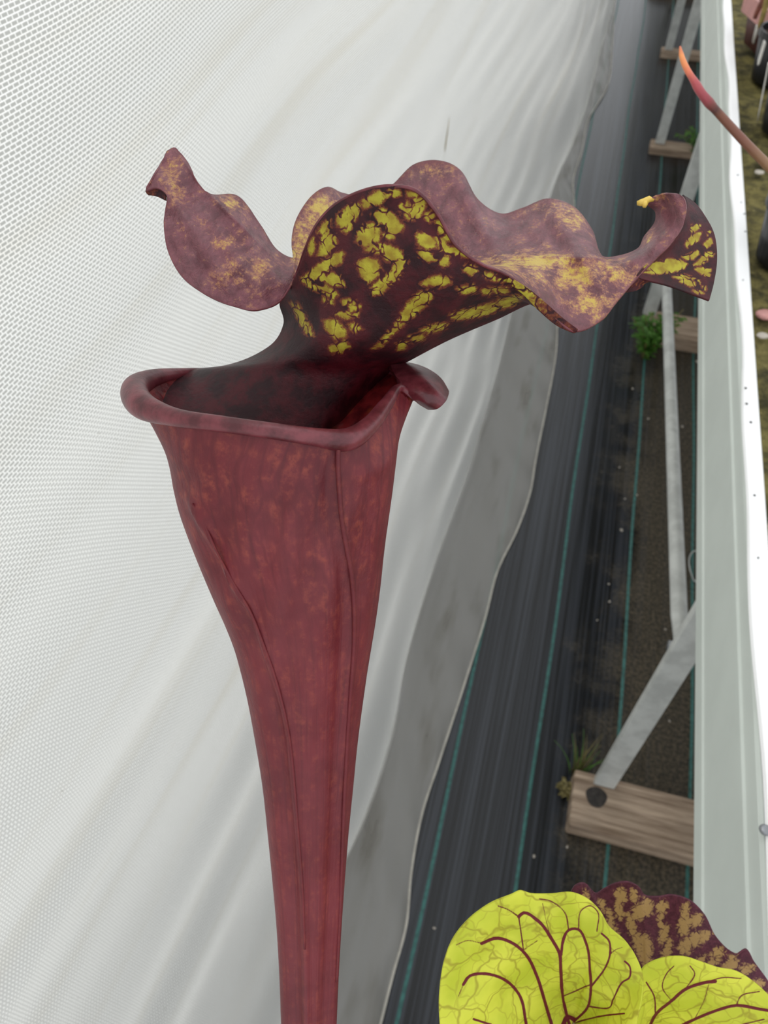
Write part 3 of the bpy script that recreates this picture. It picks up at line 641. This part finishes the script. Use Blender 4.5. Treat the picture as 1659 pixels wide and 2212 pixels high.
# outer sheet of the lid, cross sections from near margin over the midrib to the far margin
Bs = [[(322, 398, .262), (340, 366, .265), (360, 328, .270)],
      [(315, 411, .262), (342, 366, .2655), (374, 320, .2715)],
      [(336, 407, .2615), (356, 372, .265), (388, 330, .272)],
      [(357, 418, .260), (375, 388, .264), (402, 347, .272)],
      [(354, 480, .258), (398, 440, .261), (428, 395, .271)],
      [(358, 525, .257), (415, 470, .259), (452, 419, .272)],
      [(385, 588, .255), (455, 515, .256), (512, 424, .276)],
      [(435, 632, .254), (505, 556, .255), (560, 484, .277)],
      [(500, 661, .254), (558, 588, .256), (598, 541, .276)],
      [(560, 670, .255), (602, 612, .259), (634, 558, .276)],
      [(600, 655, .256), (625, 605, .262), (640, 548, .277)],
      [(637, 600, .2575), (640, 590, .268), (632, 535, .280)],
      [(657, 546, .2465), (668, 575, .272), (632, 505, .283)],
      [(680, 492, .238), (720, 575, .276), (646, 462, .288)],
      [(706, 458, .2335), (760, 585, .279), (672, 425, .294)],
      [(745, 429, .2285), (810, 590, .281), (706, 405, .300)],
      [(795, 409, .2225), (860, 590, .283), (740, 418, .308)],
      [(845, 402, .2185), (905, 585, .284), (790, 425, .316)],
      [(900, 413, .2195), (950, 575, .285), (845, 402, .324)],
      [(945, 462, .2225), (990, 565, .285), (895, 356, .326)],
      [(985, 530, .2285), (1025, 560, .284), (950, 348, .323)],
      [(1040, 571, .2345), (1060, 558, .283), (995, 370, .319)],
      [(1085, 589, .239), (1095, 556, .281), (1030, 430, .316)],
      [(1125, 615, .2425), (1135, 554, .280), (1078, 462, .314)],
      [(1170, 659, .246), (1180, 554, .278), (1130, 450, .312)],
      [(1205, 692, .248), (1215, 556, .277), (1185, 430, .310)],
      [(1242, 716, .250), (1245, 558, .275), (1235, 445, .307)],
      [(1297, 694, .255), (1280, 562, .273), (1278, 497, .300)],
      [(1335, 650, .260), (1318, 575, .271), (1298, 553, .288)],
      [(1376, 602, .266), (1355, 567, .272), (1340, 553, .284)],
      [(1408, 568, .268), (1392, 550, .273), (1378, 538, .284)],
      [(1446, 530, .270), (1425, 518, .275), (1392, 512, .287)],
      [(1476, 484, .273), (1450, 480, .278), (1416, 478, .289)],
      [(1483, 450, .275), (1455, 450, .280), (1416, 456, .290)],
      [(1474, 424, .277), (1445, 424, .282), (1404, 446, .288)],
      [(1440, 418, .282), (1418, 422, .284), (1388, 437, .286)]]
LB = loft(Bs, 330, 110, uniform=True)
u_, v_ = np.meshgrid(np.linspace(0, 1, 330), np.linspace(0, 1, 110), indexing='ij')
# gentle puckers of the leaf blade
puck = .0014*np.sin(LB[..., 0]*.045+LB[..., 1]*.02)*np.sin(LB[..., 1]*.05)+.0008*np.sin(LB[..., 0]*.11-LB[..., 1]*.07)
LB[..., 2] += puck*np.sin(np.pi*v_)**1.0
px = LB[..., :2]
ridge = [(374, 322), (405, 362), (450, 420), (515, 483), (600, 570), (628, 588)]
LB[..., 2] -= .0042*np.exp(-sdist(px, ridge, False).reshape(u_.shape)/16)*(LB[..., 0] < 640)*np.clip((640-LB[..., 0])/60, 0, 1)*np.clip((LB[..., 0]-372)/50, 0, 1)
LB[..., 2] -= .003*np.exp(-sdist(px, [(1010, 562), (1100, 556), (1200, 556), (1300, 560)], False).reshape(u_.shape)/14)*np.clip((LB[..., 0]-1000)/40, 0, 1)*np.clip((1340-LB[..., 0])/60, 0, 1)
def blobs(px, bl):
    f = np.zeros(px.shape[:-1])
    for x, y, rx, ry, a_ in bl: f = np.maximum(f, a_*np.exp(-((px[..., 0]-x)/rx)**2-((px[..., 1]-y)/ry)**2))
    return f
yb = blobs(px, [(1150, 568, 130, 20, 1.0), (1250, 600, 90, 40, .75), (1330, 590, 50, 30, .7), (1280, 655, 60, 30, .8), (690, 460, 60, 60, .85), (650, 540, 25, 60, .9), (1240, 470, 45, 35, .6), (930, 370, 60, 18, .55), (1150, 600, 60, 30, .5),
                (500, 440, 40, 20, .7), (380, 400, 25, 60, .45), (540, 590, 70, 40, .5), (500, 520, 50, 20, .4), (1380, 510, 40, 20, .45), (1190, 450, 60, 18, .45), (1430, 428, 20, 8, .6)])
mgc = LB[:, 0]; k0 = np.argmin(np.abs(mgc[:, 0]-637)+np.abs(mgc[:, 1]-600)); k1 = np.argmin(np.abs(mgc[:, 0]-1242)+np.abs(mgc[:, 1]-716)); mgc = mgc[k0:k1+1]
al = lambda c: np.concatenate([[0], np.cumsum(np.linalg.norm(np.diff(c[:, :2], axis=0), axis=1))])
s1 = al(LA[-1]); s2 = al(mgc); tgt = np.stack([np.interp(s1/s1[-1], s2/s2[-1], mgc[:, i]) for i in range(3)], -1); tgt[:, 2] -= .0005
wA = np.clip((np.linspace(0, 1, len(LA))-.45)/.55, 0, 1)**2.2
LA = LA+wA[:, None, None]*(tgt-LA[-1])[None]
ya = field(LA[..., :2], polys, 26)*np.where(LA[..., 1] > 640, .92, 1.0)
grid_obj('neck_and_lid_underside', P(LA), MT['inner'], pit, attrs={'yel': ya, 'deep': np.clip((LA[..., 1]-730)/90, 0, 1)})
lid = grid_obj('lid', P(LB), MT['outer'], pit, attrs={'yel': yb, 'edge': .75*np.exp(-((1-v_)/.028)**2)+.6*np.exp(-(v_/.02)**2)}, thick=.0007, off=0)
# margin bead of the arched lobe
mg = crn(chord(np.array(A[-1]), PXSC), np.array(A[-1], float), np.linspace(0, 1, 160))
tube_obj('lid_margin', P(mgc), .00055, MT['rim'], pit, k=8)
# fan at the end of the lid
Cf = [[(1374, 600, .2665), (1400, 607, .268), (1450, 620, .271), (1531, 650, .274)],
      [(1378, 592, .2665), (1420, 592, .271), (1480, 600, .275), (1541, 612, .277)],
      [(1390, 578, .2675), (1435, 568, .273), (1490, 565, .277), (1548, 562, .279)],
      [(1408, 566, .2685), (1450, 545, .274), (1500, 528, .278), (1544, 515, .281)],
      [(1446, 529, .2705), (1472, 506, .275), (1502, 482, .279), (1522, 468, .283)],
      [(1476, 483, .2735), (1485, 465, .276), (1494, 450, .280), (1497, 437, .284)],
      [(1482, 449, .2755), (1482, 438, .277), (1480, 430, .280), (1474, 422, .283)]]
LC = loft(Cf, 110, 110, uniform=True)
rawc = '''522,1150 700,1100 850,1060 1000,1080 1080,1130 1050,1190 900,1240 700,1265 520,1240 640,1215 540,1190|1020,1040 1120,1000 1220,960 1240,1000 1170,1070 1060,1075|1170,1150 1260,1060 1340,980 1430,990 1410,1040 1350,1030 1350,1090 1270,1140
1060,880 1100,800 1200,740 1260,730 1230,830 1160,890 1090,920|1110,720 1130,640 1230,620 1270,650 1200,700 1140,760|1290,880 1380,800 1420,860 1330,930|1190,1200 1300,1170 1390,1200 1370,1290 1310,1300 1240,1240
990,1360 1090,1320 1180,1370 1190,1420 1120,1420|900,1300 1050,1270 1200,1310 1180,1340 1000,1330|1150,1470 1260,1470 1300,1520 1200,1510|1210,1340 1260,1340 1250,1390|1340,720 1380,680 1390,730 1350,770|1270,1420 1330,1420 1320,1480'''
sC = 1659/280
polc = [np.array([[float(x) for x in s.split(',')] for s in p.split()])/sC+[1300, 380] for p in rawc.replace('\n', '|').split('|')]
yc = field(LC[..., :2], polc, 14)
grid_obj('lid_end_fan', P(LC), MT['inner'], pit, attrs={'yel': yc}, thick=.0007, off=0)
LE = loft([[(314, 412, .2625), (337, 405, .2622), (358, 416, .2612)], [(316, 416, .2628), (338, 415, .2626), (359, 424, .2614)], [(321, 421, .2634), (340, 425, .2630), (359, 434, .2616)]], 14, 20)
grid_obj('lid_fold', P(LE), MT['inner'], pit, attrs={'yel': np.full(LE.shape[:2], .30)}, thick=.0005, off=0)
LF = loft([[(1100, 598, .2388), (1140, 622, .2424), (1180, 655, .245), (1220, 690, .2475), (1248, 711, .2487)], [(1097, 603, .2392), (1134, 628, .2430), (1172, 664, .2457), (1212, 698, .2481), (1246, 716, .2492)], [(1094, 608, .2402), (1128, 634, .2440), (1165, 672, .2466), (1204, 704, .2488), (1238, 719, .2500)]], 12, 60)
grid_obj('lid_fold', P(LF), MT['inner'], pit, attrs={'yel': .30+.3*np.clip((1190-LF[..., 0])/60, 0, 1)}, thick=.0004, off=0)
LD = loft([[(1376, 600, .2668), (1392, 604, .268), (1404, 607, .269)], [(1366, 614, .267), (1380, 614, .269), (1392, 612, .270)], [(1352, 631, .268), (1370, 629, .269), (1388, 620, .270)]], 16, 16)
grid_obj('lid_fold', P(LD), MT['inner'], pit, attrs={'yel': np.full(LD.shape[:2], .34)}, thick=.0006, off=0)
tipc = P([(1412, 432, .285), (1402, 430, .285), (1394, 435, .285), (1384, 438, .285), (1376, 439, .2855)])
tube_obj('tip', tipc, [.0006, .0012, .0014, .0013, .0008], MT['tip'], pit, k=8)
tube_obj('tip', P([(1392, 434, .2848), (1393, 442, .2846), (1392, 448, .2846)]), [.0012, .0011, .0006], MT['tip'], pit, k=8)

# ------------------------------------------------------------------ yellow-lidded pitcher
ye = thing('yellow_pitcher', 'bright yellow green two-lobed pitcher lid with dark red veins', 'pitcher plant', (.30, -.16, ZP))
def radial(cn, rimpts, d0, dmid, drim, nr=150, na=460, closed=False, wave=0.0):
    cn = np.array(cn, float); rp = np.array(rimpts, float); t = chord(rp); rp = crn(t, rp, np.linspace(0, 1, na))
    out = np.zeros((nr, na, 3))
    for i, s in enumerate(np.linspace(0.02, 1, nr)):
        out[i, :, :2] = cn+(rp-cn)*s
        d = (1-s)**2*d0+2*s*(1-s)*dmid+s*s*drim; out[i, :, 2] = d+wave*s*s*np.sin(np.linspace(0, 40, na))
    return out
LL = radial((1240, 2212), [(1180, 2420), (1040, 2400), (965, 2310), (950, 2212), (950, 2140), (958, 2080), (980, 2024), (1012, 1985), (1060, 1950), (1105, 1932), (1124, 1924), (1145, 1930), (1190, 1931), (1235, 1928), (1270, 1942), (1296, 1968), (1315, 2000), (1350, 2032), (1378, 2075), (1389, 2110), (1386, 2160), (1375, 2212), (1370, 2300)], .335, .300, .292)
vl = [([(1228, 2212), (1215, 2150), (1211, 2090), (1209, 2060), (1190, 2025), (1165, 1990), (1130, 1970), (1120, 1978)], 3.6), ([(1120, 1978), (1125, 2010), (1130, 2050)], 1.6), ([(1120, 1978), (1095, 1962), (1075, 1955)], 1.5),
      ([(1190, 2212), (1175, 2160), (1160, 2110), (1135, 2060), (1105, 2035), (1070, 2025), (1040, 2036)], 3.6), ([(1135, 2212), (1122, 2150), (1090, 2115), (1045, 2102), (1012, 2108), (1000, 2125)], 3.4),
      ([(1240, 2205), (1270, 2175), (1277, 2130), (1275, 2090), (1268, 2040), (1250, 2006), (1230, 2006), (1218, 2020), (1212, 2060)], 3.0), ([(1277, 2130), (1310, 2085), (1318, 2060), (1315, 2030), (1300, 2015)], 2.2), ([(1277, 2125), (1215, 2150)], 1.6),
      ([(1325, 2160), (1345, 2120), (1360, 2110), (1360, 2085), (1350, 2075)], 2.0), ([(1325, 2160), (1320, 2175), (1270, 2172)], 1.8), ([(1228, 2006), (1220, 1970), (1190, 1945), (1165, 1940)], 1.6), ([(1250, 2006), (1255, 1965), (1275, 1955), (1292, 1970), (1290, 2010)], 1.5),
      ([(1209, 2060), (1225, 2010), (1228, 2006)], 2.0), ([(1240, 2212), (1180, 2330), (1100, 2360)], 3), ([(1220, 2212), (1120, 2260), (1020, 2250)], 3), ([(1022, 2200), (1060, 2212)], 2.5), ([(1240, 2210), (1300, 2195), (1350, 2190)], 2.0), ([(1130, 2050), (1160, 2030)], 1.0),
      ([(1040, 2036), (1010, 2030), (985, 2040)], 1.3), ([(1000, 2125), (990, 2150)], 1.3), ([(1190, 2025), (1180, 1990), (1172, 1950)], 1.0), ([(1318, 2060), (1330, 2050), (1345, 2045)], 1.0), ([(1240, 2200), (1225, 2195), (1215, 2212)], 5)]
def veins(px, vl, soft):
    f = np.full(px.reshape(-1, 2).shape[0], -1e9)
    for p, wd in vl:
        pa = np.array(p, float)
        if len(pa) > 2: pa = crn(chord(pa), pa, np.linspace(0, 1, 4*len(pa)))
        f = np.maximum(f, wd-sdist(px, pa, False))
    return np.clip(.5+f/soft, 0, 1).reshape(px.shape[:-1])
LL[..., 2] += .0012*np.sin(LL[..., 0]*.05)*np.sin(LL[..., 1]*.043)
grid_obj('lid_lobe', P(LL), MT['ylid'], ye, attrs={'vein': veins(LL[..., :2], vl, 9)}, thick=.0008, off=0)
LR = radial((1400, 2250), [(1372, 2300), (1368, 2212), (1380, 2140), (1388, 2092), (1412, 2076), (1445, 2067), (1480, 2067), (1515, 2078), (1550, 2090), (1590, 2098), (1630, 2122), (1665, 2155), (1720, 2230), (1700, 2330), (1600, 2400), (1480, 2410), (1400, 2360)], .335, .308, .304)
vr = [([(1395, 2235), (1415, 2190), (1450, 2160), (1480, 2135), (1525, 2120), (1545, 2118)], 3.6), ([(1420, 2240), (1500, 2200), (1550, 2180), (1590, 2170), (1640, 2178), (1680, 2185)], 3.4), ([(1415, 2190), (1412, 2150), (1395, 2120)], 1.8), ([(1480, 2135), (1500, 2100), (1490, 2085)], 1.4),
      ([(1525, 2120), (1560, 2110), (1600, 2112)], 1.4), ([(1450, 2160), (1430, 2130), (1440, 2100), (1455, 2085)], 1.3), ([(1590, 2170), (1600, 2150), (1640, 2140)], 1.4), ([(1500, 2200), (1520, 2160), (1530, 2125)], 1.0), ([(1600, 2212), (1650, 2200)], 1.6)]
grid_obj('lid_lobe', P(LR), MT['ylid'], ye, attrs={'vein': veins(LR[..., :2], vr, 9)}, thick=.0008, off=0)
top = P([1300, 2290, .335]); bp_ = np.array([.30, -.16, ZP+.07])
Cs = bez([top, top+[0, -.02, -.08], bp_+[-.05, .05, .12], bp_], 24); tube_obj('tube', Cs, np.linspace(.030, .007, 24)**1, MT['oliveleaf'], ye, k=20)

# purple lid behind it
pu = thing('purple_pitcher', 'dull purple pitcher lid with tan netted blotches tucked behind the yellow lid', 'pitcher plant', (.42, -.10, ZP))
LP_ = radial((1400, 2200), [(1330, 2260), (1270, 2120), (1240, 1990), (1232, 1930), (1244, 1911), (1263, 1907), (1276, 1920), (1288, 1929), (1303, 1920), (1330, 1907), (1357, 1904), (1380, 1915), (1392, 1932), (1420, 1936), (1450, 1932), (1490, 1944), (1520, 1972), (1545, 2020), (1575, 2052), (1592, 2060), (1612, 2050), (1628, 2075), (1660, 2120), (1700, 2200), (1640, 2300)],
             .372, .352, .350, nr=110, na=300, wave=.0012)
cells = []
rp_ = np.random.default_rng(5)
for s, na_ in ((.55, 9), (.68, 12), (.80, 16), (.91, 22)):
    for kk in range(na_):
        j = int((kk+.5+.25*rp_.normal())/na_*299) % 300; c_ = LP_[int(s*109), j, :2]; c0 = np.array([1400, 2200.0]); e = (c_-c0)/np.linalg.norm(c_-c0); n_ = np.array([-e[1], e[0]])
        L_ = 40*(1.1-s)+11; W_ = 9+9*rp_.random(); a_ = np.linspace(0, 6.28, 12)[:-1]
        cells.append(c_+np.cos(a_)[:, None]*e*L_*(.8+.4*rp_.random())+np.sin(a_)[:, None]*n_*W_)
grid_obj('lid', P(LP_), MT['plid'], pu, attrs={'yel': field(LP_[..., :2], cells, 22)}, thick=.0008, off=0)
top = P([1400, 2200, .375]); b2 = np.array([.42, -.10, ZP+.07])
tube_obj('tube', bez([top, top+[0, -.02, -.06], b2+[-.06, .03, .12], b2], 20), np.linspace(.024, .007, 20), MT['brownleaf'], pu, k=20)
pot((.33, -.30, ZP), .06, .085, MT['blackpot'], 'black pot on the bench holding the tall dark red pitcher plant')
pot((.315, -.155, ZP), .06, .085, MT['blackpot'], 'black pot on the bench holding the yellow lidded pitcher')
pot((.44, -.10, ZP), .06, .085, MT['blackpot'], 'black pot on the bench holding the purple lidded pitcher')

# young leaf bud reaching in from the bench
bd = [(1469, 100, .470), (1473, 123, .470), (1484, 150, .470), (1500, 176, .470), (1513, 198, .470), (1531, 221, .471), (1549, 241, .472), (1576, 271, .474), (1612, 310, .478), (1648, 347, .484), (1720, 418, .496)]
C = crn(chord(np.array(bd), PXSC), np.array(bd), np.linspace(0, 1, 80)); C3 = P(C)
e = C3[-1]; gp = bp(1800, 620); C3b = bez([e, e+(C3[-1]-C3[-2])*18, np.array([gp[0], gp[1], ZP+.15]), np.array([gp[0], gp[1], ZP])], 20)[1:]
rad = np.interp(np.linspace(0, 1, 80), [0, .05, .12, .19, .25, .31, .37, .42, .55, .8, 1], np.array([2, 6.5, 8, 8.5, 11.5, 11.5, 13.5, 11, 11.5, 13, 14]))*.47/FPX
bud = grid_obj('leaf_bud', sweep(np.concatenate([C3, C3b]), np.concatenate([rad, np.full(len(C3b), rad[-1])]), 12, .75), MT['bud'], wrap=True)
vvb = np.concatenate([[0], np.linspace(0, 1, 80), np.ones(len(C3b)+1)]); li = np.empty(len(bud.data.loops), np.int32); bud.data.loops.foreach_get('vertex_index', li)
bud.data.uv_layers[0].data.foreach_set('uv', np.stack([(li % 12)/12, vvb[li//12]], -1).astype(np.float32).ravel())
tag(bud, 'slender unopened leaf bud with orange tip crossing the white bench edge', 'leaf bud')
# scrap of leaf stuck to the sheeting
wp = pix(G_WALL.reshape(-1, 3)); ok = ((G_WALL.reshape(-1, 3)-EYE)@FW) > .3
def on_wall(x, y): return G_WALL.reshape(-1, 3)[np.argmin((wp[:, 0]-x)**2+(wp[:, 1]-y)**2+1e9*(~ok))]
c0 = on_wall(962, 300); up_ = np.array([0, .012, .085])
o = tube_obj('leaf_scrap', np.array([c0+[.004, 0, 0]+up_*t+[0, .012*math.sin(3*t), 0] for t in np.linspace(-.5, .5, 9)]), np.array([.2, .7, 1, 1, 1, .9, .7, .5, .2])*.0032, MT['oliveleaf'], None, 6, .3)
tag(o, 'thin green leaf scrap stuck to the white sheeting', 'leaf scrap')
